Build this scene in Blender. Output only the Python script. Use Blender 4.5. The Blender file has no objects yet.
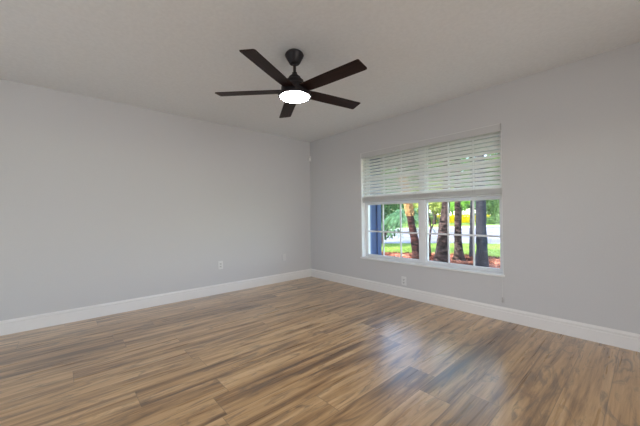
import bpy, bmesh, math, random
from mathutils import Vector, Matrix, noise

S = bpy.context.scene
COL = S.collection
R = math.radians
H = 2.44                      # ceiling height
XR, YF = 5.3, -5.0            # right and front extents of the room
TH = 0.2                      # wall thickness
WX0, WX1, WZ0, WZ1 = 1.20, 3.092, 0.47, 2.035     # window opening
G = -0.15                     # outdoor ground level

# ------------------------------------------------------------------ camera
cam_d = bpy.data.cameras.new('camera')
cam = bpy.data.objects.new('camera', cam_d)
COL.objects.link(cam)
cam_d.sensor_width = 36.0
cam_d.lens = 292.22 / 640 * 36
cam_d.clip_start = 0.05
cam_d.clip_end = 400
rt = Vector((0.6645133, 0.7471910, -0.0112993))
up = Vector((0.0139354, 0.0027275, 0.9998992))
fw = Vector((-0.7471465, 0.6646038, 0.0085999))
M3 = Matrix((rt, up, -fw)).transposed()
cam.matrix_world = Matrix.Translation((4.0918, -3.4106, 1.1011)) @ M3.to_4x4()
S.camera = cam

# ------------------------------------------------------------------ view, world, sun, big lights
S.view_settings.view_transform = 'Standard'
S.view_settings.look = 'None'
S.view_settings.exposure = 0.03
S.view_settings.gamma = 1.0
S.view_settings.use_curve_mapping = False

W = bpy.data.worlds.new('sky')
S.world = W
W.use_nodes = True
nt = W.node_tree
nt.nodes.clear()
sky = nt.nodes.new('ShaderNodeTexSky')
sky.sky_type = 'NISHITA'
sky.sun_disc = False
sky.sun_elevation = R(40)
sky.sun_rotation = R(203)
bgn = nt.nodes.new('ShaderNodeBackground')
bgn.inputs['Strength'].default_value = 1.2
on = nt.nodes.new('ShaderNodeOutputWorld')
nt.links.new(sky.outputs[0], bgn.inputs[0])
nt.links.new(bgn.outputs[0], on.inputs[0])

def lamp(name, kind, energy, color, loc, direction, **kw):
    d = bpy.data.lights.new(name, kind)
    d.energy = energy
    d.color = color
    for k, v in kw.items():
        setattr(d, k, v)
    o = bpy.data.objects.new(name, d)
    COL.objects.link(o)
    o.location = loc
    o.rotation_euler = Vector(direction).to_track_quat('-Z', 'Y').to_euler()
    return o

lamp('sun', 'SUN', 9.5, (1.0, 0.93, 0.82), (0, 0, 20), (0.42, 1.0, -0.82), angle=R(0.6))
# unseen fill lamps, added to brighten the room through made-up openings
lamp('rear_fill', 'AREA', 15, (0.97, 0.98, 0.98), (2.6, YF - 1.0, 1.15), (-0.2, 1, 0.40), shape='RECTANGLE', size=3.2, size_y=2.0)
lamp('side_fill', 'AREA', 132, (1.0, 0.985, 0.965), (XR + 3.0, -2.6, 1.2), (-1, 0.2, 0.28), shape='RECTANGLE', size=3.4, size_y=2.0)

# ------------------------------------------------------------------ helpers
def MB():
    return bmesh.new()

def box(bm, x0, x1, y0, y1, z0, z1, mat=None):
    pts = [(x0, y0, z0), (x1, y0, z0), (x1, y1, z0), (x0, y1, z0),
           (x0, y0, z1), (x1, y0, z1), (x1, y1, z1), (x0, y1, z1)]
    if mat is not None:
        pts = [mat @ Vector(p) for p in pts]
    v = [bm.verts.new(p) for p in pts]
    fs = [(0, 3, 2, 1), (4, 5, 6, 7), (0, 1, 5, 4), (1, 2, 6, 5), (2, 3, 7, 6), (3, 0, 4, 7)]
    return [bm.faces.new([v[i] for i in f]) for f in fs]

def extrude_profile(bm, prof, axis, a, b, mat=None):
    """closed profile of (u, z) pairs swept along x (axis 0; u = y) or along y (axis 1; u = x)"""
    rings = []
    for s in (a, b):
        ring = []
        for (u, z) in prof:
            p = Vector((s, u, z)) if axis == 0 else Vector((u, s, z))
            if mat is not None:
                p = mat @ p
            ring.append(bm.verts.new(p))
        rings.append(ring)
    n = len(prof)
    for i in range(n):
        j = (i + 1) % n
        bm.faces.new((rings[0][i], rings[0][j], rings[1][j], rings[1][i]))
    bm.faces.new(rings[0][::-1])
    bm.faces.new(rings[1])

def lathe(bm, prof, n=48, c=(0, 0)):
    """prof: (r, z) from top to bottom"""
    rings = []
    for r, z in prof:
        if r < 1e-5:
            rings.append([bm.verts.new((c[0], c[1], z))])
        else:
            rings.append([bm.verts.new((c[0] + r * math.cos(2 * math.pi * k / n), c[1] + r * math.sin(2 * math.pi * k / n), z)) for k in range(n)])
    for a, b in zip(rings, rings[1:]):
        for k in range(n):
            q = (k + 1) % n
            if len(a) == 1 and len(b) == 1:
                continue
            if len(a) == 1:
                bm.faces.new((a[0], b[k], b[q]))
            elif len(b) == 1:
                bm.faces.new((a[k], b[0], a[q]))
            else:
                bm.faces.new((a[k], b[k], b[q], a[q]))

def tube(bm, pts, rad, n=10):
    """pts: list of Vectors, rad: list of radii"""
    rings = []
    for i, p in enumerate(pts):
        p = Vector(p)
        d = (Vector(pts[min(i + 1, len(pts) - 1)]) - Vector(pts[max(i - 1, 0)])).normalized()
        a = d.orthogonal().normalized() if abs(d.z) < 0.9 else d.cross(Vector((1, 0, 0))).normalized()
        b = d.cross(a)
        rings.append([bm.verts.new(p + (a * math.cos(2 * math.pi * k / n) + b * math.sin(2 * math.pi * k / n)) * rad[i]) for k in range(n)])
    for r0, r1 in zip(rings, rings[1:]):
        for k in range(n):
            q = (k + 1) % n
            bm.faces.new((r0[k], r0[q], r1[q], r1[k]))
    bm.faces.new(rings[0][::-1])
    bm.faces.new(rings[-1])

def obj(name, bm, mat, parent=None, smooth=False, bevel=0.0, loc=None):
    bmesh.ops.recalc_face_normals(bm, faces=bm.faces[:])
    me = bpy.data.meshes.new(name)
    bm.to_mesh(me)
    bm.free()
    me.materials.append(mat)
    if smooth:
        me.polygons.foreach_set('use_smooth', [True] * len(me.polygons))
    o = bpy.data.objects.new(name, me)
    COL.objects.link(o)
    if smooth and smooth != 'full':
        md = o.modifiers.new('split', 'EDGE_SPLIT')
        md.split_angle = R(38)
    if bevel:
        md = o.modifiers.new('bevel', 'BEVEL')
        md.width = bevel
        md.segments = 2
        md.limit_method = 'ANGLE'
        md.angle_limit = R(40)
    if parent is not None:
        o.parent = parent
    elif loc is not None:
        o.location = loc
    return o

def tag(o, label, cat, group=None, kind=None):
    o['label'] = label
    o['category'] = cat
    if group:
        o['group'] = group
    if kind:
        o['kind'] = kind
    return o

def thing(name, label, cat, loc=(0, 0, 0), group=None):
    o = bpy.data.objects.new(name, None)
    o.empty_display_size = 0.1
    COL.objects.link(o)
    o.location = loc
    return tag(o, label, cat, group)

def struct(name, bm, mat, **kw):
    o = obj(name, bm, mat, **kw)
    if o.parent is None:
        o['kind'] = 'structure'
    return o

# ------------------------------------------------------------------ materials
def mat(name, color=(0.5, 0.5, 0.5), rough=0.5, metal=0.0, spec=0.5):
    m = bpy.data.materials.new(name)
    m.use_nodes = True
    b = m.node_tree.nodes['Principled BSDF']
    b.inputs['Base Color'].default_value = (*color, 1)
    b.inputs['Roughness'].default_value = rough
    b.inputs['Metallic'].default_value = metal
    b.inputs['Specular IOR Level'].default_value = spec
    return m

class N:
    """tiny node-tree helper"""
    def __init__(s, m):
        s.t = m.node_tree
        s.b = m.node_tree.nodes.get('Principled BSDF')
    def new(s, typ, **kw):
        n = s.t.nodes.new('ShaderNode' + typ)
        for k, v in kw.items():
            setattr(n, k, v)
        return n
    def link(s, a, b):
        s.t.links.new(a, b)
    def math(s, op, a, b=None, c=None):
        n = s.new('Math', operation=op)
        for i, v in enumerate((a, b, c)):
            if v is None:
                continue
            if isinstance(v, (int, float)):
                n.inputs[i].default_value = v
            else:
                s.link(v, n.inputs[i])
        return n.outputs[0]
    def ramp(s, fac, stops):
        n = s.new('ValToRGB')
        e = n.color_ramp.elements
        while len(e) < len(stops):
            e.new(0.5)
        for el, (p, c) in zip(e, stops):
            el.position = p
            el.color = (*c, 1)
        s.link(fac, n.inputs[0])
        return n.outputs[0]
    def mix(s, f, a, b, typ='MIX'):
        n = s.new('Mix', data_type='RGBA', blend_type=typ)
        if isinstance(f, (int, float)):
            n.inputs[0].default_value = f
        else:
            s.link(f, n.inputs[0])
        for i, v in ((6, a), (7, b)):
            if isinstance(v, tuple):
                n.inputs[i].default_value = (*v, 1)
            else:
                s.link(v, n.inputs[i])
        return n.outputs[2]
    def noise(s, vec, scale, detail=4, rough=0.5, dist=0.0):
        n = s.new('TexNoise')
        n.inputs['Scale'].default_value = scale
        n.inputs['Detail'].default_value = detail
        n.inputs['Roughness'].default_value = rough
        n.inputs['Distortion'].default_value = dist
        if vec is not None:
            s.link(vec, n.inputs['Vector'])
        return n.outputs['Fac']
    def bump(s, h, strength, dist=0.01):
        n = s.new('Bump')
        n.inputs['Strength'].default_value = strength
        n.inputs['Distance'].default_value = dist
        s.link(h, n.inputs['Height'])
        s.link(n.outputs[0], s.b.inputs['Normal'])

def noisy(name, c1, c2, scale, rough=0.6, bump=0.0, detail=4, dist=0.01, lo=0.35, hi=0.65, spec=0.5, stretch=None, distort=0.0):
    m = mat(name, c1, rough, 0, spec)
    n = N(m)
    tc = n.new('TexCoord')
    vec = tc.outputs['Object']
    if stretch:
        mp = n.new('Mapping')
        mp.inputs['Scale'].default_value = stretch
        n.link(vec, mp.inputs['Vector'])
        vec = mp.outputs[0]
    f = n.noise(vec, scale, detail, 0.55, distort)
    n.link(n.ramp(f, [(lo, c1), (hi, c2)]), n.b.inputs['Base Color'])
    if bump:
        n.bump(f, bump, dist)
    return m

M_wall = noisy('painted_wall', (0.600, 0.600, 0.604), (0.612, 0.612, 0.616), 90, 0.6, 0.04, 3, 0.002, spec=0.3)
M_ceiling = noisy('textured_ceiling', (0.79, 0.82, 0.84), (0.83, 0.86, 0.88), 38, 0.85, 0.30, 5, 0.004, spec=0.2)
M_trim = mat('white_trim', (0.80, 0.79, 0.775), 0.38)
M_jamb = mat('white_reveal', (0.84, 0.84, 0.83), 0.5)
M_vinyl = mat('white_vinyl', (0.80, 0.81, 0.83), 0.35)
M_plate = mat('white_plate', (0.74, 0.74, 0.73), 0.35)
M_socket = mat('outlet_face', (0.66, 0.66, 0.65), 0.4)
M_slot = mat('dark_slot', (0.02, 0.02, 0.02), 0.6)
M_plate2 = mat('painted_plate', (0.66, 0.66, 0.66), 0.45)
M_rail = mat('blind_rail', (0.58, 0.58, 0.58), 0.5)
M_cord = mat('blind_cord', (0.70, 0.70, 0.69), 0.8)
M_tassel = mat('grey_tassel', (0.42, 0.41, 0.40), 0.5)
M_bronze = mat('dark_bronze', (0.018, 0.015, 0.017), 0.45, 0.2, 0.35)
M_blue = noisy('blue_stucco', (0.030, 0.065, 0.19), (0.038, 0.078, 0.22), 60, 0.7, 0.1)
M_blue_light = noisy('pale_blue_paint', (0.07, 0.13, 0.30), (0.08, 0.14, 0.32), 60, 0.6, 0.05)
M_soffit = mat('soffit_paint', (0.60, 0.60, 0.60), 0.8)

# dark walnut of the fan blades
M_blade = mat('walnut_blade', (0.03, 0.015, 0.01), 0.5, 0, 0.25)
n = N(M_blade)
tc = n.new('TexCoord')
mp = n.new('Mapping')
mp.inputs['Scale'].default_value = (3.0, 60.0, 60.0)
n.link(tc.outputs['Object'], mp.inputs['Vector'])
f = n.noise(mp.outputs[0], 1.6, 6, 0.6, 0.6)
n.link(n.ramp(f, [(0.35, (0.007, 0.003, 0.003)), (0.55, (0.022, 0.008, 0.006)), (0.72, (0.050, 0.018, 0.013))]), n.b.inputs['Base Color'])

# lit diffuser of the fan lamp
M_glow = mat('lit_diffuser', (0.9, 0.9, 0.9), 0.4)
M_glow.node_tree.nodes['Principled BSDF'].inputs['Emission Color'].default_value = (1.0, 0.96, 0.94, 1)
M_glow.node_tree.nodes['Principled BSDF'].inputs['Emission Strength'].default_value = 70.0

# clear pane
M_glass = bpy.data.materials.new('window_glass')
M_glass.use_nodes = True
t = M_glass.node_tree
t.nodes.clear()
tr = t.nodes.new('ShaderNodeBsdfTransparent')
tr.inputs[0].default_value = (0.97, 0.985, 0.98, 1)
gl = t.nodes.new('ShaderNodeBsdfGlossy')
gl.inputs['Roughness'].default_value = 0.02
mx = t.nodes.new('ShaderNodeMixShader')
mx.inputs[0].default_value = 0.05
ou = t.nodes.new('ShaderNodeOutputMaterial')
t.links.new(tr.outputs[0], mx.inputs[1])
t.links.new(gl.outputs[0], mx.inputs[2])
t.links.new(mx.outputs[0], ou.inputs[0])

# vinyl plank floor: planks run along y, 0.2 m wide, 1.5 m long, staggered at random
M_floor = mat('plank_floor', (0.3, 0.2, 0.13), 0.36, 0, 0.35)
n = N(M_floor)
tc = n.new('TexCoord')
sp = n.new('SeparateXYZ')
n.link(tc.outputs['Object'], sp.inputs[0])
X, Y = sp.outputs[0], sp.outputs[1]
xs = n.math('DIVIDE', n.math('ADD', X, 0.08), 0.2)
row = n.math('FLOOR', xs)
fx = n.math('FRACT', xs)
wr = n.new('TexWhiteNoise', noise_dimensions='1D')
n.link(row, wr.inputs['W'])
ys = n.math('ADD', n.math('DIVIDE', Y, 1.5), n.math('MULTIPLY', wr.outputs['Value'], 7.3))
idx = n.math('FLOOR', ys)
fy = n.math('FRACT', ys)
cb = n.new('CombineXYZ')
n.link(row, cb.inputs[0])
n.link(idx, cb.inputs[1])
wp = n.new('TexWhiteNoise', noise_dimensions='3D')
n.link(cb.outputs[0], wp.inputs['Vector'])
sc = n.new('SeparateColor')
n.link(wp.outputs['Color'], sc.inputs[0])
r1, r2, r3 = sc.outputs[0], sc.outputs[1], sc.outputs[2]
# grain coordinates, shifted per plank
def gvec(sx, sy, k):
    c = n.new('CombineXYZ')
    n.link(n.math('MULTIPLY', X, sx), c.inputs[0])
    n.link(n.math('ADD', n.math('MULTIPLY', Y, sy), n.math('MULTIPLY', r1, 37.0 + k)), c.inputs[1])
    n.link(n.math('MULTIPLY', r2, 29.0 + k), c.inputs[2])
    return c.outputs[0]
broad = n.noise(gvec(12.0, 0.8, 0), 1.0, 4, 0.6, 0.9)
streak = n.noise(gvec(32.0, 1.2, 5), 1.0, 5, 0.62, 0.4)
fine = n.noise(gvec(150.0, 5.0, 9), 1.0, 4, 0.6, 0.2)
blot = n.noise(gvec(14.0, 3.0, 13), 1.0, 5, 0.65, 1.4)
v = n.math('ADD', n.math('MULTIPLY', broad, 0.68), n.math('MULTIPLY', streak, 0.21))
v = n.math('ADD', v, n.math('MULTIPLY', fine, 0.11))
v = n.math('ADD', v, n.math('MULTIPLY', n.math('SUBTRACT', r3, 0.5), 0.10))
base = n.ramp(v, [(0.36, (0.140, 0.070, 0.026)), (0.44, (0.310, 0.172, 0.068)), (0.51, (0.490, 0.292, 0.126)), (0.62, (0.660, 0.440, 0.222))])
knot = n.ramp(blot, [(0.52, (0, 0, 0)), (0.65, (1, 1, 1))])
kd = n.new('SeparateColor')
n.link(knot, kd.inputs[0])
base = n.mix(n.math('MULTIPLY', kd.outputs[0], 0.62), base, (0.105, 0.072, 0.050))
# seams
ex = n.math('MINIMUM', fx, n.math('SUBTRACT', 1.0, fx))
ey = n.math('MULTIPLY', n.math('MINIMUM', fy, n.math('SUBTRACT', 1.0, fy)), 7.5)
seam = n.math('LESS_THAN', n.math('MINIMUM', ex, ey), 0.011)
col = n.mix(n.math('MULTIPLY', seam, 0.40), base, (0.055, 0.035, 0.022))
n.link(col, n.b.inputs['Base Color'])
rr = n.math('ADD', 0.22, n.math('MULTIPLY', streak, 0.14))
n.link(rr, n.b.inputs['Roughness'])
n.b.inputs['Coat Weight'].default_value = 0.9
n.b.inputs['Coat Roughness'].default_value = 0.30
n.b.inputs['Coat IOR'].default_value = 1.65
n.bump(n.math('ADD', n.math('MULTIPLY', streak, 0.5), n.math('MULTIPLY', seam, -0.6)), 0.12, 0.003)

# outdoor materials
M_lawn = noisy('lawn', (0.16, 0.27, 0.035), (0.34, 0.44, 0.09), 3.0, 0.9, 0.3, 6, 0.03, 0.3, 0.7, 0.1)
M_mulch = noisy('red_mulch', (0.06, 0.014, 0.010), (0.34, 0.11, 0.055), 7.0, 0.9, 0.6, 6, 0.03, 0.4, 0.62, 0.1)
M_chip = noisy('mulch_chip', (0.07, 0.018, 0.014), (0.66, 0.26, 0.16), 1.3, 0.9, 0, 4, 0.01, 0.42, 0.6, 0.1)
M_road = noisy('asphalt', (0.170, 0.158, 0.172), (0.29, 0.272, 0.285), 0.5, 0.85, 0.1, 8, 0.01, 0.4, 0.6, 0.2)
M_curb = noisy('pale_concrete', (0.409, 0.391, 0.347), (0.465, 0.446, 0.409), 4, 0.9, 0.1)
M_bark = noisy('grey_brown_bark', (0.006, 0.005, 0.006), (0.150, 0.100, 0.090), 7, 0.95, 1.0, 7, 0.05, 0.42, 0.66, 0.1, (1, 1, 2.2), 1.0)
M_bark_dark = noisy('dark_grey_bark', (0.008, 0.010, 0.016), (0.060, 0.060, 0.072), 8, 0.95, 0.8, 7, 0.03, 0.3, 0.7, 0.1, (1, 1, 2.2), 1.0)
M_bark_brown = noisy('ringed_brown_bark', (0.008, 0.004, 0.005), (0.130, 0.055, 0.048), 5, 0.95, 1.0, 6, 0.05, 0.42, 0.66, 0.1, (1, 1, 5.0), 0.6)
M_boots = noisy('orange_boot_fibres', (0.279, 0.136, 0.050), (0.496, 0.322, 0.149), 12, 0.9, 0.8, 5, 0.03, 0.3, 0.7, 0.1, (1, 1, 3.0), 0.6)

def leafmat(name, c1, c2, scale=1.5, transl=0.35):
    m = noisy(name, c1, c2, scale, 0.6, 0, 3, 0.01, 0.3, 0.7, 0.3)
    t = m.node_tree
    b = t.nodes['Principled BSDF']
    tl = t.nodes.new('ShaderNodeBsdfTranslucent')
    src = b.inputs['Base Color'].links[0].from_socket
    t.links.new(src, tl.inputs[0])
    ms = t.nodes.new('ShaderNodeMixShader')
    ms.inputs[0].default_value = transl
    t.links.new(b.outputs[0], ms.inputs[1])
    t.links.new(tl.outputs[0], ms.inputs[2])
    t.links.new(ms.outputs[0], t.nodes['Material Output'].inputs[0])
    return m
M_slat = leafmat('blind_slat', (0.91, 0.91, 0.90), (0.92, 0.92, 0.91), 5.0, 0.12)
M_leaf_dark = leafmat('deep_green_leaves', (0.019, 0.062, 0.019), (0.081, 0.186, 0.056))
M_leaf_mid = leafmat('mid_green_leaves', (0.062, 0.136, 0.031), (0.198, 0.298, 0.099))
M_leaf_lime = leafmat('lime_leaves', (0.211, 0.285, 0.037), (0.446, 0.484, 0.136))
M_leaf_yellow = leafmat('yellow_leaves', (0.80, 0.62, 0.008), (0.90, 0.76, 0.012), 3.0)
M_frond_blue = leafmat('blue_green_fronds', (0.018, 0.085, 0.03), (0.19, 0.37, 0.19), 7.0)
M_frond = leafmat('green_fronds', (0.16, 0.36, 0.04), (0.38, 0.70, 0.12), 3.0)
M_house = noisy('pale_house_wall', (0.384, 0.372, 0.341), (0.422, 0.409, 0.378), 2, 0.8, 0.05)
M_roof = noisy('grey_roof', (0.186, 0.167, 0.161), (0.248, 0.223, 0.211), 3, 0.9, 0.2)
M_pane_dark = mat('dark_pane', (0.03, 0.04, 0.05), 0.1)

# ------------------------------------------------------------------ room shell
bm = MB()
box(bm, -TH, XR + TH, YF - TH, TH, -0.14, 0.0)
struct('floor', bm, M_floor)

bm = MB()
box(bm, -TH, XR + TH, YF - TH, TH, H, H + 0.15)
struct('ceiling', bm, M_ceiling)

bm = MB()
box(bm, -TH, 0, YF - TH, TH, 0, H)
struct('wall_left', bm, M_wall)

bm = MB()                                   # wall with the window
box(bm, 0, WX0, 0, TH, 0, H)
box(bm, WX1, XR, 0, TH, 0, H)
box(bm, WX0, WX1, 0, TH, 0, WZ0 - 0.02)
box(bm, WX0, WX1, 0, TH, WZ1, H)
struct('wall_back', bm, M_wall)

bm = MB()                                   # wall to the right, its opening made up for the side fill lamp
box(bm, XR, XR + TH, -0.9, TH, 0, H)
box(bm, XR, XR + TH, YF - TH, -4.0, 0, H)
box(bm, XR, XR + TH, -4.0, -0.9, 2.1, H)
struct('wall_right', bm, M_wall)

bm = MB()                                   # wall behind the camera, wide opening made up to let fill light in
box(bm, 0, 1.0, YF - TH, YF, 0, H)
box(bm, 4.2, XR, YF - TH, YF, 0, H)
box(bm, 1.0, 4.2, YF - TH, YF, 2.1, H)
struct('wall_front', bm, M_wall)

bm = MB()                                   # made-up enclosure, added to keep stray ground light off the side opening
box(bm, XR + TH, XR + 3.4, -4.2, -4.0, 0, H)
box(bm, XR + TH, XR + 3.4, -0.9, -0.7, 0, H)
box(bm, XR + 3.4, XR + 3.6, -4.2, -0.7, 0, H)
struct('wall_fill_box', bm, M_wall)
bm = MB()
box(bm, XR + TH, XR + 3.6, -4.2, -0.7, H, H + 0.15)
struct('ceiling_fill_box', bm, M_ceiling)
bm = MB()
box(bm, XR + TH, XR + 3.6, -4.2, -0.7, -0.14, 0)
struct('floor_fill_box', bm, M_floor)

# baseboards: moulded profile
def bb_prof(sign, base=0.0):
    p = [(0, 0), (0.0155, 0), (0.0155, 0.095), (0.0125, 0.0985), (0.0125, 0.1035), (0.0145, 0.1065), (0.0145, 0.118), (0.010, 0.126), (0.006, 0.131), (0.005, 0.1373), (0, 0.1373)]
    return [(base + sign * u, z) for u, z in p]
bm = MB()
extrude_profile(bm, bb_prof(1, 0), 1, YF, 0.0)
struct('baseboard_left', bm, M_trim)
bm = MB()
extrude_profile(bm, bb_prof(-1, 0), 0, 0.0157, XR)
struct('baseboard_back', bm, M_trim)
bm = MB()
extrude_profile(bm, bb_prof(-1, XR), 1, -0.9, -0.016)
extrude_profile(bm, bb_prof(-1, XR), 1, YF, -4.0)
struct('baseboard_right', bm, M_trim)
bm = MB()
extrude_profile(bm, bb_prof(1, YF), 0, 0.0157, 1.0)
extrude_profile(bm, bb_prof(1, YF), 0, 4.2, XR - 0.016)
struct('baseboard_front', bm, M_trim)

# ------------------------------------------------------------------ window
FY0, FY1 = 0.085, 0.135                     # frame depth range
win = bpy.data.objects.new('window_1', None)
COL.objects.link(win)
win['kind'] = 'structure'
win.location = (0, 0, 0)
bm = MB()                                   # white painted reveal on both jambs and the head
box(bm, WX0, WX0 + 0.006, 0.0, TH, WZ0, WZ1)
box(bm, WX1 - 0.006, WX1, 0.0, TH, WZ0, WZ1)
box(bm, WX0 + 0.006, WX1 - 0.006, 0.0, TH, WZ1 - 0.006, WZ1)
struct('window_reveal', bm, M_jamb, parent=win)
bm = MB()
box(bm, WX0 - 0.012, WX1 + 0.012, -0.022, 0.0, WZ0 - 0.022, WZ0)
box(bm, WX0, WX1, 0.0, 0.22, WZ0 - 0.02, WZ0)
struct('window_sill', bm, M_jamb, parent=win, bevel=0.003)
a0, a1 = WX0 + 0.006, WX1 - 0.006
FR = 0.030
mid = 2.152
bm = MB()
z0, z1 = WZ0, WZ1 - 0.006
box(bm, a0, a0 + FR, FY0, FY1 + 0.03, z0, z1)
box(bm, a1 - FR, a1, FY0, FY1 + 0.03, z0, z1)
box(bm, a0 + FR, a1 - FR, FY0, FY1 + 0.03, z0, z0 + 0.022)
box(bm, a0 + FR, a1 - FR, FY0, FY1 + 0.03, z1 - 0.03, z1)
box(bm, mid - 0.040, mid + 0.040, FY0 - 0.01, FY1 + 0.03, z0 + 0.022, z1 - 0.03)
struct('window_frame', bm, M_vinyl, parent=win, bevel=0.003)
MR0, MR1 = 1.252, 1.300                     # meeting rail
for (s0, s1) in ((a0 + FR, mid - 0.040), (mid + 0.040, a1 - FR)):
    for (y0, y1, q0, q1, nm) in ((FY0 + 0.004, FY0 + 0.030, z0 + 0.022, MR1, 'lower_sash'), (FY0 + 0.034, FY0 + 0.058, MR0, z1 - 0.03, 'upper_sash')):
        bm = MB()
        t0 = 0.020
        box(bm, s0, s0 + t0, y0, y1, q0, q1)
        box(bm, s1 - t0, s1, y0, y1, q0, q1)
        box(bm, s0 + t0, s1 - t0, y0, y1, q0, q0 + (0.018 if nm == 'lower_sash' else 0.045))
        box(bm, s0 + t0, s1 - t0, y0, y1, q1 - (MR1 - MR0 if nm == 'lower_sash' else 0.02), q1)
        sash = struct(nm, bm, M_vinyl, parent=win, bevel=0.002)
        ym = (y0 + y1) / 2
        bm = MB()                           # grille bars
        gx = [s0 + (s1 - s0) / 3.0, s0 + (s1 - s0) * 2 / 3.0]
        for g in gx:
            box(bm, g - 0.0085, g + 0.0085, ym - 0.010, ym + 0.004, q0 + 0.016, q1 - 0.018)
        zh = 0.855 if nm == 'lower_sash' else 1.65
        xs_ = [s0 + t0 - 0.001, gx[0] - 0.0085, gx[0] + 0.0085, gx[1] - 0.0085, gx[1] + 0.0085, s1 - t0 + 0.001]
        for k in (0, 2, 4):
            box(bm, xs_[k], xs_[k + 1], ym - 0.010, ym + 0.004, zh - 0.010, zh + 0.010)
        struct('grille', bm, M_vinyl, parent=sash)
        bm = MB()
        box(bm, s0 + t0 - 0.002, s1 - t0 + 0.002, ym + 0.005, ym + 0.008, q0 + 0.015, q1 - 0.015)
        struct('pane', bm, M_glass, parent=sash)

# exterior shell around the window: blue wall return, soffit
bm = MB()
box(bm, -0.6, 1.14, TH, 0.24, G - 0.1, H)
box(bm, 1.06, 1.135, 0.24, 0.33, G - 0.1, H)
struct('trim_1', bm, M_blue_light)
bm = MB()
box(bm, -0.6, 1.105, 0.33, 0.44, G - 0.1, H)
box(bm, -0.6, 1.085, 0.44, 0.52, G - 0.1, H)
box(bm, -0.6, 1.105, 0.52, 0.62, G - 0.1, H)
struct('wall_outside', bm, M_blue)
bm = MB()
box(bm, -0.6, XR + 0.6, TH + 0.045, 1.15, 2.26, 2.29)
box(bm, -0.6, XR + 0.6, 1.15, 1.18, 1.99, 2.42)  # low fascia, shaped to block bright sky behind the blind slats
box(bm, -0.6, XR + 0.6, TH + 0.045, 1.15, 2.38, 2.42)
struct('trim_2', bm, M_soffit)
bm = MB()                                   # unseen slab, added to keep the sun out of the rear opening
box(bm, -3.0, XR + 3.0, YF - 3.6, YF - TH, H + 0.01, H + 0.14)
struct('sun_block_roof', bm, M_soffit)
bm = MB()                                   # unseen wall, added to block warm low sky from the rear opening
box(bm, -9.0, XR + 9.0, YF - 5.2, YF - 5.0, G - 0.1, 2.3)
struct('wall_sky_block', bm, M_house)

# ------------------------------------------------------------------ window blind
bl = thing('window_blind', 'white horizontal slat blind drawn halfway up over the window', 'blind', (0, 0, 0))
BX0, BX1 = WX0 + 0.018, WX1 - 0.012
BY = 0.036
bm = MB()
box(bm, BX0, BX1, 0.010, 0.062, 1.985, WZ1 - 0.008)
obj('headrail', bm, M_rail, bl, bevel=0.002)
bm = MB()                                   # valance board in front of the headrail
box(bm, BX0 - 0.008, BX1 + 0.004, -0.004, 0.006, 1.955, WZ1 - 0.004)
obj('valance', bm, M_rail, bl, bevel=0.002)
def slat_profile(zc, tilt, w=0.052, th=0.0028, crown=0.004, yc=BY):
    up_, dn = [], []
    for k in range(7):
        u = -w / 2 + w * k / 6
        c = crown * (1 - (2 * u / w) ** 2)
        up_.append((u, c + th / 2))
        dn.append((u, c - th / 2))
    out = []
    for u, v_ in up_ + dn[::-1]:
        y = yc + u * math.cos(tilt) - v_ * math.sin(tilt)
        z = zc + u * math.sin(tilt) + v_ * math.cos(tilt)
        out.append((y, z))
    return out
TILT = R(49)
NS, ZS0, ZS1 = 13, 1.386, 1.938
bm = MB()
for i in range(NS):
    extrude_profile(bm, slat_profile(ZS0 + (ZS1 - ZS0) * i / (NS - 1), TILT), 0, BX0, BX1)
obj('slats', bm, M_slat, bl, smooth=True)
bm = MB()
for i in range(11):
    extrude_profile(bm, slat_profile(1.3135 + i * 0.0052, 0.0, crown=0.0015), 0, BX0, BX1)
obj('stacked_slats', bm, M_slat, bl, smooth=True)
bm = MB()
box(bm, BX0, BX1, BY - 0.025, BY + 0.025, 1.288, 1.309)
obj('bottom_rail', bm, M_rail, bl, bevel=0.003)
for x in (BX0 + 0.20, 2.08, 2.80):
    bm = MB()
    for yy in (BY - 0.0275, BY + 0.0275):
        tube(bm, [(x, yy, 1.30), (x, yy, 1.985)], [0.0013, 0.0013], 6)
        tube(bm, [(x + 0.022, yy, 1.30), (x + 0.022, yy, 1.985)], [0.0013, 0.0013], 6)
    obj('ladder_cord', bm, M_cord, bl)
bm = MB()                                   # lift cord beside the right end, hanging past the sill
cx = WX1 - 0.006
tube(bm, [(cx, -0.010, 2.03), (cx, -0.026, 1.3), (cx, -0.030, 0.6), (cx, -0.030, 0.24)], [0.0012] * 4, 6)
lc = obj('lift_cord', bm, M_cord, bl)
bm = MB()
lathe(bm, [(0, 0.245), (0.004, 0.243), (0.005, 0.225), (0.008, 0.200), (0.008, 0.192), (0, 0.190)], 14, (cx, -0.030))
obj('tassel', bm, M_tassel, lc, smooth=True)
bm = MB()                                   # end clip of the valance
box(bm, BX1 + 0.0045, BX1 + 0.011, -0.012, 0.006, 1.960, 2.032)
obj('valance_clip', bm, M_tassel, bl)

# ------------------------------------------------------------------ ceiling fan
FX, FYc = 2.177, -1.969
fan = thing('ceiling_fan', 'dark bronze ceiling fan with five walnut blades and a lit round lamp', 'ceiling fan', (FX, FYc, H))
def fobj(name, prof, m, par, n_=56):
    bm = MB()
    lathe(bm, [(r, z - H) for r, z in prof], n_)
    return obj(name, bm, m, par, smooth=True)
fobj('canopy', [(0, H), (0.062, H), (0.070, H - 0.008), (0.077, H - 0.022), (0.074, H - 0.032), (0.060, H - 0.058), (0.047, H - 0.082), (0.040, H - 0.092), (0.018, H - 0.095), (0, H - 0.095)], M_bronze, fan)
fobj('downrod', [(0, H - 0.09), (0.0125, H - 0.09), (0.0125, 2.255), (0, 2.255)], M_bronze, fan, 24)
fobj('rod_coupling', [(0, 2.275), (0.020, 2.275), (0.022, 2.262), (0.034, 2.250), (0.048, 2.238), (0.052, 2.222), (0.052, 2.214), (0, 2.214)], M_bronze, fan)
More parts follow.
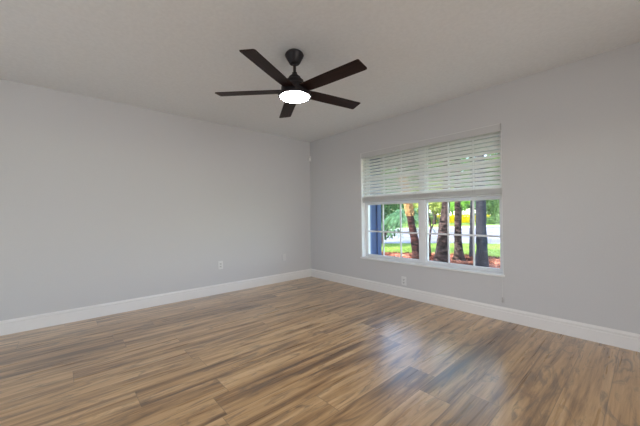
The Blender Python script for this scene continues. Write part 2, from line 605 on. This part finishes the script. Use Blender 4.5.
fobj('motor_housing', [(0, 2.216), (0.064, 2.216), (0.072, 2.209), (0.076, 2.190), (0.082, 2.176), (0.104, 2.160), (0.110, 2.150), (0.110, 2.100), (0, 2.100)], M_bronze, fan)
kit = fobj('light_ring', [(0, 2.104), (0.118, 2.104), (0.132, 2.099), (0.137, 2.088), (0.136, 2.078), (0.129, 2.071), (0.122, 2.074), (0, 2.0782)], M_bronze, fan)
fobj('light_diffuser', [(0, 2.0779), (0.1205, 2.0757), (0.117, 2.071), (0.098, 2.0665), (0.060, 2.064), (0, 2.063)], M_glow, kit)
PIT = R(-10.0)
for k in range(5):
    a = R(296.3 + 72 * k)
    Mx = Matrix.Rotation(a, 4, 'Z') @ Matrix.Translation((0, 0, 2.1235 - H)) @ Matrix.Rotation(PIT, 4, 'X')
    bm = MB()
    # blade outline in its own frame: x outward, y across, slightly cut tip
    ol = [(0.095, -0.050), (0.16, -0.056), (0.30, -0.0595), (0.640, -0.0605), (0.650, -0.056), (0.6535, 0.048), (0.648, 0.0575), (0.640, 0.0605), (0.30, 0.0595), (0.16, 0.056), (0.095, 0.050)]
    top = [bm.verts.new((x, y, 0.0035)) for x, y in ol]
    bot = [bm.verts.new((x, y, -0.0035)) for x, y in ol]
    bm.faces.new(top)
    bm.faces.new(bot[::-1])
    for i in range(len(ol)):
        j = (i + 1) % len(ol)
        bm.faces.new((top[i], bot[i], bot[j], top[j]))
    b = obj('blade', bm, M_blade, fan, bevel=0.0015)
    b.matrix_local = Mx
    bm = MB()                               # bracket above the root of the blade
    extrude_profile(bm, [(-0.030, 0.0036), (0.030, 0.0036), (0.024, 0.009), (-0.024, 0.009)], 0, 0.085, 0.185)
    for (sx, sy) in ((0.15, 0.016), (0.15, -0.016), (0.172, 0.0)):
        box(bm, sx - 0.004, sx + 0.004, sy - 0.004, sy + 0.004, 0.009, 0.0115)
    obj('blade_bracket', bm, M_bronze, b)

# ------------------------------------------------------------------ outlets and sensor
def outlet(name, label, origin, rotz, blank=False):
    t_ = thing(name, label, 'wall outlet' if not blank else 'wall plate', origin)
    Rm = Matrix.Rotation(rotz, 4, 'Z')       # local: plate faces -y
    bm = MB()
    box(bm, -0.035, 0.035, -0.006, 0.0, -0.0575, 0.0575)
    o = obj('cover_plate', bm, M_plate if not blank else M_plate2, t_, bevel=0.002)
    if blank:
        for z in (0.030, -0.030):
            bm = MB()
            lathe(bm, [(0, 0.0015), (0.003, 0.001), (0.0035, 0.0), (0, 0.0)], 10)
            s_ = obj('screw', bm, M_socket, o)
            s_.matrix_local = Matrix.Translation((0, -0.0061, z)) @ Matrix.Rotation(R(90), 4, 'X')
    else:
        for z in (0.0195, -0.0195):
            bm = MB()
            pr = []
            for k in range(20):
                an = 2 * math.pi * k / 20
                pr.append((0.0165 * math.cos(an), max(-0.0125, min(0.0125, 0.0165 * math.sin(an)))))
            f0 = [bm.verts.new((u, -0.0058, z + w_)) for u, w_ in pr]
            f1 = [bm.verts.new((u, -0.0085, z + w_)) for u, w_ in pr]
            bm.faces.new(f1)
            for i in range(20):
                j = (i + 1) % 20
                bm.faces.new((f0[i], f0[j], f1[j], f1[i]))
            r_ = obj('receptacle', bm, M_socket, o)
            bm = MB()
            box(bm, -0.0085, -0.0055, -0.0092, -0.0086, z - 0.002, z + 0.008)
            box(bm, 0.0055, 0.0085, -0.0092, -0.0086, z - 0.002, z + 0.007)
            box(bm, -0.003, 0.003, -0.0092, -0.0086, z - 0.010, z - 0.005)
            obj('slots', bm, M_slot, r_)
        bm = MB()
        lathe(bm, [(0, 0.0015), (0.003, 0.001), (0.0035, 0.0), (0, 0.0)], 10)
        s_ = obj('screw', bm, M_socket, o)
        s_.matrix_local = Matrix.Translation((0, -0.0061, 0)) @ Matrix.Rotation(R(90), 4, 'X')
    t_.rotation_euler = (0, 0, rotz)
    return t_
outlet('wall_outlet', 'white double wall outlet on the long left wall', (0.0, -1.693, 0.405), R(90))
outlet('wall_plate', 'blank wall-coloured cover plate on the left wall near the corner', (0.0, -0.594, 0.402), R(90), blank=True)
outlet('wall_outlet', 'white double wall outlet low under the window, just above the baseboard', (1.921, 0.0, 0.219), 0.0)

sn = thing('motion_sensor', 'small white motion sensor mounted high in the room corner', 'motion sensor', (0.0, 0.0, 2.13))
sn.rotation_euler = (0, 0, R(45))            # local -y... faces out of the corner diagonally
bm = MB()                                   # wedge body whose back corner sits in the room corner
pr = [(-0.024, -0.024), (0.024, -0.024), (0.018, -0.038), (-0.018, -0.038)]
for z0_, z1_ in ((-0.048, 0.048),):
    lo = [bm.verts.new((x, y, z0_)) for x, y in pr]
    hi = [bm.verts.new((x, y, z1_)) for x, y in pr]
    bm.faces.new(lo[::-1])
    bm.faces.new(hi)
    for i in range(4):
        j = (i + 1) % 4
        bm.faces.new((lo[i], lo[j], hi[j], hi[i]))
obj('sensor_body', bm, M_plate, sn, bevel=0.003)
bm = MB()
for i in range(6):
    pass
lathe(bm, [(0, 0.022), (0.010, 0.020), (0.015, 0.010), (0.015, -0.012), (0.010, -0.022), (0, -0.024)], 20, (0, 0))
bmesh.ops.scale(bm, vec=(1, 0.5, 1), verts=bm.verts[:])
bmesh.ops.translate(bm, vec=(0, -0.039, -0.008), verts=bm.verts[:])
obj('sensor_lens', bm, mat('sensor_lens', (0.9, 0.9, 0.88), 0.3), sn, smooth=True)

# ------------------------------------------------------------------ outdoors: ground
def poly_slab(name, pts, z, m, th=0.05, sub=0, **kw):
    bm = MB()
    hi = [bm.verts.new((x, y, z)) for x, y in pts]
    lo = [bm.verts.new((x, y, z - th)) for x, y in pts]
    bm.faces.new(hi)
    bm.faces.new(lo[::-1])
    for i in range(len(pts)):
        j = (i + 1) % len(pts)
        bm.faces.new((hi[i], lo[i], lo[j], hi[j]))
    return struct(name, bm, m, **kw)
poly_slab('lawn', [(-120, TH), (60, TH), (60, 140), (-120, 140)], G, M_lawn, 0.3)
poly_slab('path', [(-120, -40), (60, -40), (60, TH), (-120, TH)], G - 0.002, M_curb, 0.3)
bed = [(-6, 0.7), (-5, 2.6), (-3.2, 4.0), (-1.5, 4.75), (-0.3, 5.45), (0.6, 5.85), (1.5, 5.75), (3.2, 5.2), (6, 4.5), (8, 0.7)]
poly_slab('mulch_bed', bed, G + 0.015, M_mulch, 0.1)
near = [(-30, -19.0), (-12, -3.2), (-6.5, 4.3), (-3.3, 7.25), (-1.9, 8.75), (-0.1, 9.95), (4, 13.0), (20, 25)]
far = [(18, 50), (-4.3, 30.5), (-5.9, 24.5), (-9.4, 17.4), (-14.5, 9.5), (-26, -4), (-44, -19)]
poly_slab('road', near + far, G + 0.012, M_road, 0.1)
curb_in = [(18.0, 50.0), (-4.3, 30.5), (-5.9, 24.5), (-9.4, 17.4), (-14.5, 9.5), (-26, -4)]
curb_out = [(-28.2, -3.0), (-16.6, 10.7), (-11.6, 18.8), (-8.2, 25.7), (-6.4, 31.8), (16.4, 51.9)]
poly_slab('sidewalk', curb_in + curb_out, G + 0.03, M_curb, 0.12)

random.seed(5)
def inside(p, poly):
    x, y = p
    c = False
    for i in range(len(poly)):
        x1, y1 = poly[i]
        x2, y2 = poly[i - 1]
        if (y1 > y) != (y2 > y) and x < (x2 - x1) * (y - y1) / (y2 - y1) + x1:
            c = not c
    return c
bm = MB()
cnt = 0
while cnt < 5200:
    x, y = random.uniform(-3.6, 3.4), random.uniform(1.2, 6.0)
    if not inside((x, y), bed):
        continue
    cnt += 1
    L, w = random.uniform(0.02, 0.055), random.uniform(0.008, 0.018)
    mt = Matrix.Translation((x, y, G + 0.02 + random.uniform(0, 0.025))) @ Matrix.Rotation(random.uniform(0, 6.28), 4, 'Z') @ Matrix.Rotation(random.gauss(0, 0.35), 4, 'Y') @ Matrix.Rotation(random.gauss(0, 0.3), 4, 'X')
    box(bm, -L, L, -w, w, -0.003, 0.003, mt)
tag(obj('mulch', bm, M_chip), 'red-orange wood mulch chips spread around the palm trunks outside', 'mulch', kind='stuff')

bm = MB()
road_poly = near + far
cnt = 0
while cnt < 16000:
    x, y = random.uniform(-5.2, 3.2), random.uniform(3.0, 11.0)
    if inside((x, y), bed) or inside((x, y), road_poly):
        continue
    cnt += 1
    h = random.uniform(0.025, 0.06)
    a = random.uniform(0, 6.28)
    dx, dy = 0.006 * math.cos(a), 0.006 * math.sin(a)
    lx, ly = random.gauss(0, 0.018), random.gauss(0, 0.018)
    bm.faces.new([bm.verts.new(p) for p in ((x - dx, y - dy, G), (x + dx, y + dy, G), (x + lx, y + ly, G + h))])
tag(obj('grass', bm, leafmat('grass_blades', (0.18, 0.29, 0.04), (0.38, 0.47, 0.11), 2.5, 0.4)), 'short bright green grass between the mulch bed and the road', 'grass', kind='stuff')

# ------------------------------------------------------------------ outdoors: plants
def leaf_quad(bm, c, d, s, w):
    """a folded diamond leaf"""
    d = d.normalized()
    sd = d.orthogonal().normalized()
    sd = Matrix.Rotation(random.uniform(0, 6.28), 3, d) @ sd
    nrm = d.cross(sd)
    v = [bm.verts.new(c), bm.verts.new(c + d * s * 0.5 + sd * w - nrm * w * 0.3), bm.verts.new(c + d * s), bm.verts.new(c + d * s * 0.5 - sd * w - nrm * w * 0.3)]
    bm.faces.new((v[0], v[1], v[2]))
    bm.faces.new((v[0], v[2], v[3]))

def foliage(c, rad, n_, s, seed=0, zmin=None):
    """lumpy cloud of leaves"""
    rnd = random.Random(seed)
    bm = MB()
    c = Vector(c)
    lobes = []
    for _ in range(9):
        d = Vector((rnd.gauss(0, 1), rnd.gauss(0, 1), rnd.gauss(0, 0.8))).normalized()
        lobes.append((Vector((d.x * rad[0], d.y * rad[1], d.z * rad[2])) * 0.55, rnd.uniform(0.38, 0.6)))
    for _ in range(n_):
        lc_, lr = rnd.choice(lobes)
        d = Vector((rnd.gauss(0, 1), rnd.gauss(0, 1), rnd.gauss(0, 1))).normalized()
        k = lr * rnd.uniform(0.55, 1.0)
        p = c + lc_ + Vector((d.x * rad[0], d.y * rad[1], d.z * rad[2])) * k
        if zmin is not None and p.z < zmin:
            continue
        leaf_quad(bm, p, d + Vector((rnd.gauss(0, .6), rnd.gauss(0, .6), rnd.gauss(0, .6) - 0.3)), s * rnd.uniform(0.7, 1.3), s * 0.28)
    return bm

def frond(bm, root, az, length, rise, droop, nl=26, ll=0.32, wl=0.016, rr=0.012):
    """arching rib with leaflets on both sides"""
    pts = []
    for i in range(13):
        s_ = i / 12
        h = length * s_
        z = rise * s_ - droop * s_ * s_
        pts.append(Vector(root) + Vector((math.cos(az) * h * (1 - 0.12 * s_), math.sin(az) * h * (1 - 0.12 * s_), z)))
    tube(bm, pts, [rr * (1 - 0.8 * i / 12) for i in range(13)], 5)
    side = Vector((-math.sin(az), math.cos(az), 0))
    for k in range(nl):
        s_ = 0.18 + 0.8 * k / (nl - 1)
        i = min(11, int(s_ * 12))
        p = pts[i].lerp(pts[i + 1], s_ * 12 - i)
        d = (pts[i + 1] - pts[i]).normalized()
        L = ll * (1 - 0.55 * abs(s_ - 0.45) * 1.6)
        for sg in (-1, 1):
            q = (d * 0.75 + side * sg * 0.9 + Vector((0, 0, -0.28 + random.uniform(-.12, .12)))).normalized()
            w = d * wl
            e = p + q * L + Vector((0, 0, -L * 0.18))
            m_ = p + q * L * 0.5
            a_, b_, c_, d_ = (bm.verts.new(p - w * 0.4), bm.verts.new(m_ - w), bm.verts.new(e), bm.verts.new(m_ + w))
            bm.faces.new((a_, b_, c_, d_))

def trunk_mesh(pts, seed=0, rough=0.10, n_=18, flare=True):
    """pts: (x, y, z, r) from ground up; resampled, with knobbly surface"""
    bm = MB()
    rings = []
    P = []
    for (a_, b_) in zip(pts, pts[1:]):
        st = max(2, int((b_[2] - a_[2]) / 0.07))
        for k in range(st):
            f_ = k / st
            P.append([a_[i] + (b_[i] - a_[i]) * f_ for i in range(4)])
    P.append(list(pts[-1]))
    for (x, y, z, r) in P:
        ring = []
        for k in range(n_):
            an = 2 * math.pi * k / n_
            nv = noise.noise(Vector((math.cos(an) * 1.6, math.sin(an) * 1.6, z * 3.0 + seed * 7.1)))
            nv2 = noise.noise(Vector((math.cos(an) * 4, math.sin(an) * 4, z * 11.0 + seed * 3.7)))
            rr_ = r * (1 + rough * nv * 1.5 + rough * nv2)
            ring.append(bm.verts.new((x + rr_ * math.cos(an), y + rr_ * math.sin(an), z)))
        rings.append(ring)
    for r0, r1 in zip(rings, rings[1:]):
        for k in range(n_):
            q = (k + 1) % n_
            bm.faces.new((r0[k], r0[q], r1[q], r1[k]))
    bm.faces.new(rings[0][::-1])
    bm.faces.new(rings[-1])
    return bm

def palm(name, label, pts, bark, seed, top_extra=2.2, fronds=13, fl=1.7, boots=None, fmat=None, group=None):
    random.seed(seed)
    b0 = pts[0]
    t_ = thing(name, label, 'palm tree', (b0[0], b0[1], G))
    loc = [(x - b0[0], y - b0[1], z - G, r) for x, y, z, r in pts]
    x, y, z, r = loc[-1]
    px, py, pz, _ = loc[-2]
    k = top_extra / (z - pz)
    top = (x + (x - px) * k * 0.5, y + (y - py) * k * 0.5, z + top_extra, r * 0.85)
    loc = loc[:-1] + [(x, y, z, r), top]
    loc[0] = (loc[0][0], loc[0][1], -0.06, loc[0][3])
    obj('trunk', trunk_mesh(loc, seed), bark, t_, smooth='full')
    if boots:
        za, zb = boots[0] - G, boots[1] - G
        def at_z(zz):
            for a_, b_ in zip(loc, loc[1:]):
                if a_[2] <= zz <= b_[2]:
                    f_ = (zz - a_[2]) / (b_[2] - a_[2])
                    return [a_[i] + (b_[i] - a_[i]) * f_ for i in range(4)]
        bm = MB()
        zz = za
        kk = 0
        while zz < zb:
            c = at_z(zz)
            for q in range(5):
                an = kk * 0.63 + q * 2 * math.pi / 5
                o_ = Vector((math.cos(an), math.sin(an), 0))
                tb = Vector((-math.sin(an), math.cos(an), 0))
                base_ = Vector((c[0], c[1], zz)) + o_ * c[3] * 0.92
                tip = base_ + o_ * 0.028 + Vector((0, 0, 0.13))
                vs = [base_ - tb * 0.05, base_ + tb * 0.05, tip + tb * 0.022, tip - tb * 0.022]
                th_ = o_ * 0.016
                A = [bm.verts.new(v_) for v_ in vs]
                B = [bm.verts.new(v_ + th_) for v_ in vs]
                bm.faces.new(A[::-1])
                bm.faces.new(B)
                for i in range(4):
                    j = (i + 1) % 4
                    bm.faces.new((A[i], A[j], B[j], B[i]))
            zz += 0.06
            kk += 1
        obj('leaf_boots', bm, M_boots, t_)
    for i in range(fronds):
        bm = MB()
        az = i * 2.399 + seed
        frond(bm, (top[0], top[1], top[2] - 0.05), az, fl * random.uniform(0.85, 1.1), random.uniform(0.5, 1.5), random.uniform(1.0, 1.7))
        obj('frond', bm, fmat or M_frond, t_)
    return t_

palm('palm_tree', 'leaning brown palm trunk with orange upper fibres, left pane of the window view',
     [(0.064, 3.635, G, 0.158), (-0.006, 3.548, 0.429, 0.100), (-0.061, 3.481, 0.904, 0.088), (-0.115, 3.414, 1.404, 0.084), (-0.185, 3.327, 2.01, 0.082)],
     M_bark_brown, 1, boots=(1.06, 2.0))
palm('palm_tree', 'thick brown palm trunk widening at its base, just right of the window mullion',
     [(0.612, 3.729, G, 0.188), (0.634, 3.749, 0.201, 0.145), (0.665, 3.778, 0.652, 0.124), (0.696, 3.808, 1.079, 0.108), (0.717, 3.827, 1.379, 0.102), (0.742, 3.848, 1.956, 0.097)],
     M_bark, 2, top_extra=3.2, fl=1.3)
palm('palm_tree', 'slim grey palm trunk with swollen base in sunlit mulch before the yellow hedge',
     [(0.725, 4.511, G, 0.180), (0.719, 4.502, 0.089, 0.116), (0.715, 4.493, 0.409, 0.090), (0.713, 4.484, 0.887, 0.076), (0.718, 4.485, 1.26, 0.076), (0.725, 4.486, 1.738, 0.078)],
     M_bark, 3, top_extra=1.5, fl=1.3)
palm('palm_tree', 'thick dark grey trunk nearest the house in the right pane of the window view',
     [(1.665, 3.476, G, 0.140), (1.664, 3.469, 0.308, 0.112), (1.657, 3.454, 0.854, 0.103), (1.657, 3.448, 1.335, 0.100), (1.657, 3.441, 1.837, 0.098)],
     M_bark_dark, 4, top_extra=4.6)
palm('palm_tree', 'thin dark grey trunk half hidden behind the right-hand muntin',
     [(0.753, 5.298, G, 0.084), (0.760, 5.299, 0.359, 0.066), (0.784, 5.313, 1.406, 0.060), (0.79, 5.32, 2.1, 0.058)],
     M_bark_dark, 5, top_extra=1.9, fronds=10, fl=1.3)

# clump of arching blue-green palm fronds at the left
random.seed(11)
t_ = thing('fan_palm', 'low bushy palm with arching blue-green fronds beside the blue wall', 'palm tree', (-1.78, 4.80, G))
for j, (dx, dy, lean) in enumerate(((-0.28, -0.30, 0.70),)):
    bm = trunk_mesh([(dx, dy, -0.05, 0.085), (dx + lean * 0.35, dy + lean * 0.38, 0.62, 0.055), (dx + lean, dy + lean * 1.05, 1.28, 0.050)], 30 + j)
    obj('stem', bm, M_bark, t_, smooth='full')
    for i in range(24):
        bm = MB()
        frond(bm, (dx + lean, dy + lean * 1.05, 1.25), i * 2.399 + j, random.uniform(0.8, 1.15), random.uniform(0.25, 1.0), random.uniform(0.9, 1.5), 24, 0.26, 0.016, 0.010)
        obj('frond', bm, M_frond_blue, t_)
# small feathery palm whose bright fronds hang near the slim trunk
random.seed(12)
t_ = thing('young_palm', 'young palm with bright green arching fronds behind the slim trunk', 'palm tree', (0.15, 5.9, G))
obj('stem', trunk_mesh([(0, 0, -0.05, 0.06), (0.02, 0.02, 0.8, 0.045), (0.05, 0.03, 1.55, 0.04)], 41), M_bark, t_, smooth='full')
for i in range(14):
    bm = MB()
    frond(bm, (0.05, 0.03, 1.52), i * 2.399, random.uniform(0.6, 0.9), random.uniform(0.35, 0.9), random.uniform(0.6, 1.1), 22, 0.22, 0.015, 0.009)
    obj('frond', bm, M_frond, t_)
# dense dark shrub behind the arching fronds
t_ = thing('dense_shrub', 'dense dark green shrub standing on the grass behind the blue-green fronds', 'shrub', (-3.35, 6.25, G))
obj('foliage', foliage((0, 0, 1.15), (0.95, 0.95, 1.1), 2600, 0.17, 91, zmin=0.05), M_leaf_dark, t_)
obj('stem', trunk_mesh([(0, 0, -0.05, 0.06), (0, 0.02, 0.5, 0.05), (0.02, 0, 1.2, 0.03)], 92), M_bark, t_, smooth='full')
# slim branching shrub right of the mullion
t_ = thing('flowering_shrub', 'slim crooked shrub with sparse leaves right beside the window mullion', 'shrub', (-0.17, 4.69, G))
bm = MB()
tube(bm, [(0, 0, -0.05), (-0.02, -0.02, 0.41), (0.02, 0.01, 0.85), (-0.03, -0.04, 1.30), (0.0, 0.0, 1.65)], [0.040, 0.032, 0.026, 0.022, 0.014], 8)
tube(bm, [(0.0, 0.0, 0.75), (0.10, 0.10, 1.05), (0.16, 0.16, 1.40)], [0.020, 0.016, 0.010], 7)
tube(bm, [(0.0, 0.0, 0.95), (-0.10, -0.06, 1.20), (-0.14, -0.10, 1.45)], [0.016, 0.012, 0.008], 7)
obj('stem', bm, M_bark, t_, smooth='full')
obj('foliage', foliage((0.05, 0.05, 1.62), (0.42, 0.42, 0.42), 420, 0.10, 7), M_leaf_lime, t_)

# yellow hedge across the road
def hedge(name, label, a, b, h, w, m, dens, s, seed):
    rnd = random.Random(seed)
    a = Vector((*a, G))
    b = Vector((*b, G))
    d = (b - a)
    L = d.length
    d.normalize()
    sd = Vector((-d.y, d.x, 0))
    t_ = thing(name, label, 'hedge', a)
    bm = MB()
    for _ in range(dens):
        u, v_, k = rnd.uniform(0, L), rnd.uniform(-1, 1), rnd.uniform(0.02, 1)
        top_ = h * (0.86 + 0.2 * noise.noise(Vector((u * 0.9, 3.3, seed))))
        if rnd.random() < 0.7:
            v_ = math.copysign(1 - abs(rnd.gauss(0, 0.08)), v_)
        else:
            k = 1 - abs(rnd.gauss(0, 0.06))
        p = d * u + sd * v_ * w / 2 + Vector((0, 0, k * top_))
        leaf_quad(bm, p, Vector((rnd.gauss(0, 1), rnd.gauss(0, 1), abs(rnd.gauss(0, 1)))), s * rnd.uniform(.7, 1.3), s * 0.32)
    obj('foliage', bm, m, t_)
    bm = MB()
    box(bm, 0.2, L - 0.2, -w * 0.36, w * 0.36, -0.05, h * 0.72, Matrix.Rotation(math.atan2(d.y, d.x), 4, 'Z'))
    obj('inner_growth', bm, m, t_)
    return t_
hedge('yellow_hedge', 'low bright yellow hedge across the road behind the trunks', (-17.0, 35.2), (-11.2, 42.0), 1.15, 1.0, M_leaf_yellow, 5200, 0.17, 3)
hedge('clipped_hedge', 'dark green clipped hedge far across the road at the right edge of the view', (-10.6, 37.0), (-5.0, 44.5), 0.75, 1.1, M_leaf_dark, 3200, 0.2, 4)

# trees and shrubs beyond the road
def leafy(name, label, c, rad, n_, s, m, seed, cat='tree', trunk=True, group=None, bark=None):
    t_ = thing(name, label, cat, (c[0], c[1], G), group)
    obj('foliage', foliage((0, 0, c[2] - G), rad, n_, s, seed, zmin=0.02), m, t_)
    rr_ = 0.16 if trunk else 0.06
    obj('trunk', trunk_mesh([(0, 0, -0.06, rr_ * 1.5), (0.05, 0.0, 0.8, rr_), (0.0, 0.08, max(1.2, c[2] - G), rr_ * 0.6)], seed), bark or M_bark, t_, smooth='full')
    return t_
def pos(depth, px):                          # a spot on the ground at a given distance ahead and bearing
    k = (px - 320) / 292.22
    return (4.0918 + depth * (-0.7471 + k * 0.6645), -3.4106 + depth * (0.6646 + k * 0.7472))
spots = [
 ('shade_tree', 'dark green leafy tree behind the leaning palm fronds at the left', 388, 42, 3.4, (3.2, 3.2, 3.2), M_leaf_dark, 2600, 0.34),
 ('lime_tree', 'yellow-green tree showing between the leaning trunk and the mullion', 414, 47, 3.4, (2.8, 2.8, 2.4), M_leaf_lime, 2600, 0.34),
 ('lime_tree', 'yellow-green sunlit tree right of the mullion above the road', 434, 36, 3.3, (2.7, 2.7, 2.3), M_leaf_lime, 2600, 0.32),
 ('leafy_tree', 'mid green tree behind the yellow hedge, left of the slim trunk', 452, 52, 4.2, (3.6, 3.6, 3.2), M_leaf_mid, 2800, 0.36),
 ('shade_tree', 'dark green tree behind the yellow hedge, right of the slim trunk', 472, 58, 4.6, (3.6, 3.6, 4.2), M_leaf_dark, 2800, 0.36),
 ('leafy_tree', 'mid green tree beyond the road just right of the thick dark trunk', 488, 46, 3.0, (2.8, 2.8, 2.8), M_leaf_mid, 2800, 0.32),
 ('leafy_tree', 'mid green tree beyond the road at the far right edge of the window', 506, 52, 2.8, (2.2, 2.2, 2.4), M_leaf_mid, 2600, 0.28),
 ('shade_tree', 'broad dark green tree at the left end of the far tree line', 368, 54, 4.5, (4.0, 4.0, 4.2), M_leaf_dark, 2600, 0.42),
 ('tall_tree', 'tall dense tree at the back left end of the far tree line', 381, 70, 8.2, (5.2, 5.2, 7.9), M_leaf_mid, 6500, 0.95),
 ('tall_tree', 'tall dense tree at the back behind the pale house', 409, 92, 10.4, (5.6, 5.6, 10.1), M_leaf_dark, 6500, 1.15),
 ('tall_tree', 'tall dense tree at the back just right of the window mullion', 433, 66, 8.2, (5.4, 5.4, 7.9), M_leaf_mid, 6500, 0.95),
 ('tall_tree', 'tall dense tree at the back behind the slim trunk', 457, 92, 10.4, (5.6, 5.6, 10.1), M_leaf_dark, 6500, 1.15),
 ('tall_tree', 'tall dense tree at the back behind the thick dark trunk', 484, 74, 8.6, (5.0, 5.2, 8.3), M_leaf_mid, 6500, 1.0),
 ('tall_tree', 'tall dense tree at the back behind the right edge of the window', 505, 90, 11.4, (6.2, 6.2, 11.1), M_leaf_dark, 6500, 1.15),
]
for i, (nm, lb, px, dep, zc, rad, m_, n_, s_) in enumerate(spots):
    x, y = pos(dep, px)
    leafy(nm, lb, (x, y, zc), rad, n_, s_, m_, 50 + i, group=None)
for i, (px, dep, r_, m_, lb) in enumerate(((394, 33, 1.0, M_leaf_mid, 'rounded green shrub across the road beside the leaning trunk'),
                                     (430, 37, 0.9, M_leaf_mid, 'rounded green shrub across the road right of the mullion'),
                                     (494, 34, 0.8, M_leaf_mid, 'small green shrub across the road near the right edge of the view'))):
    x, y = pos(dep, px)
    leafy('rounded_shrub', lb, (x, y, G + r_ * 0.55), (r_ * 1.5, r_ * 1.5, r_), 1400, 0.2, m_, 80 + i, 'shrub', False)

# pale houses across the street
def house(label, px, dep, wd, az):
    x, y = pos(dep, px)
    t_ = thing('house', label, 'house', (x, y, G))
    t_.rotation_euler = (0, 0, az)
    bm = MB()
    box(bm, -wd / 2, wd / 2, -3, 3, -0.1, 2.6)
    obj('walls', bm, M_house, t_)
    bm = MB()
    e = 0.5
    v = [bm.verts.new(p) for p in ((-wd/2-e, -3-e, 2.55), (wd/2+e, -3-e, 2.55), (wd/2+e, 3+e, 2.55), (-wd/2-e, 3+e, 2.55), (-wd/2+2.5, 0, 4.2), (wd/2-2.5, 0, 4.2))]
    for f_ in ((0, 1, 5, 4), (1, 2, 5), (2, 3, 4, 5), (3, 0, 4), (3, 2, 1, 0)):
        bm.faces.new([v[i] for i in f_])
    obj('roof', bm, M_roof, t_)
    for wx in (-wd * 0.32, 0.0, wd * 0.30):
        bm = MB()
        box(bm, wx - 0.75, wx + 0.75, -3.05, -3.0, 0.9, 2.1)
        w_ = obj('window', bm, M_jamb, t_)
        bm = MB()
        box(bm, wx - 0.66, wx - 0.03, -3.07, -3.051, 0.99, 2.01)
        box(bm, wx + 0.03, wx + 0.66, -3.07, -3.051, 0.99, 2.01)
        obj('pane', bm, M_pane_dark, w_)
    return t_
house('pale single-storey house across the road seen left of the mullion', 409, 59, 6, R(48))
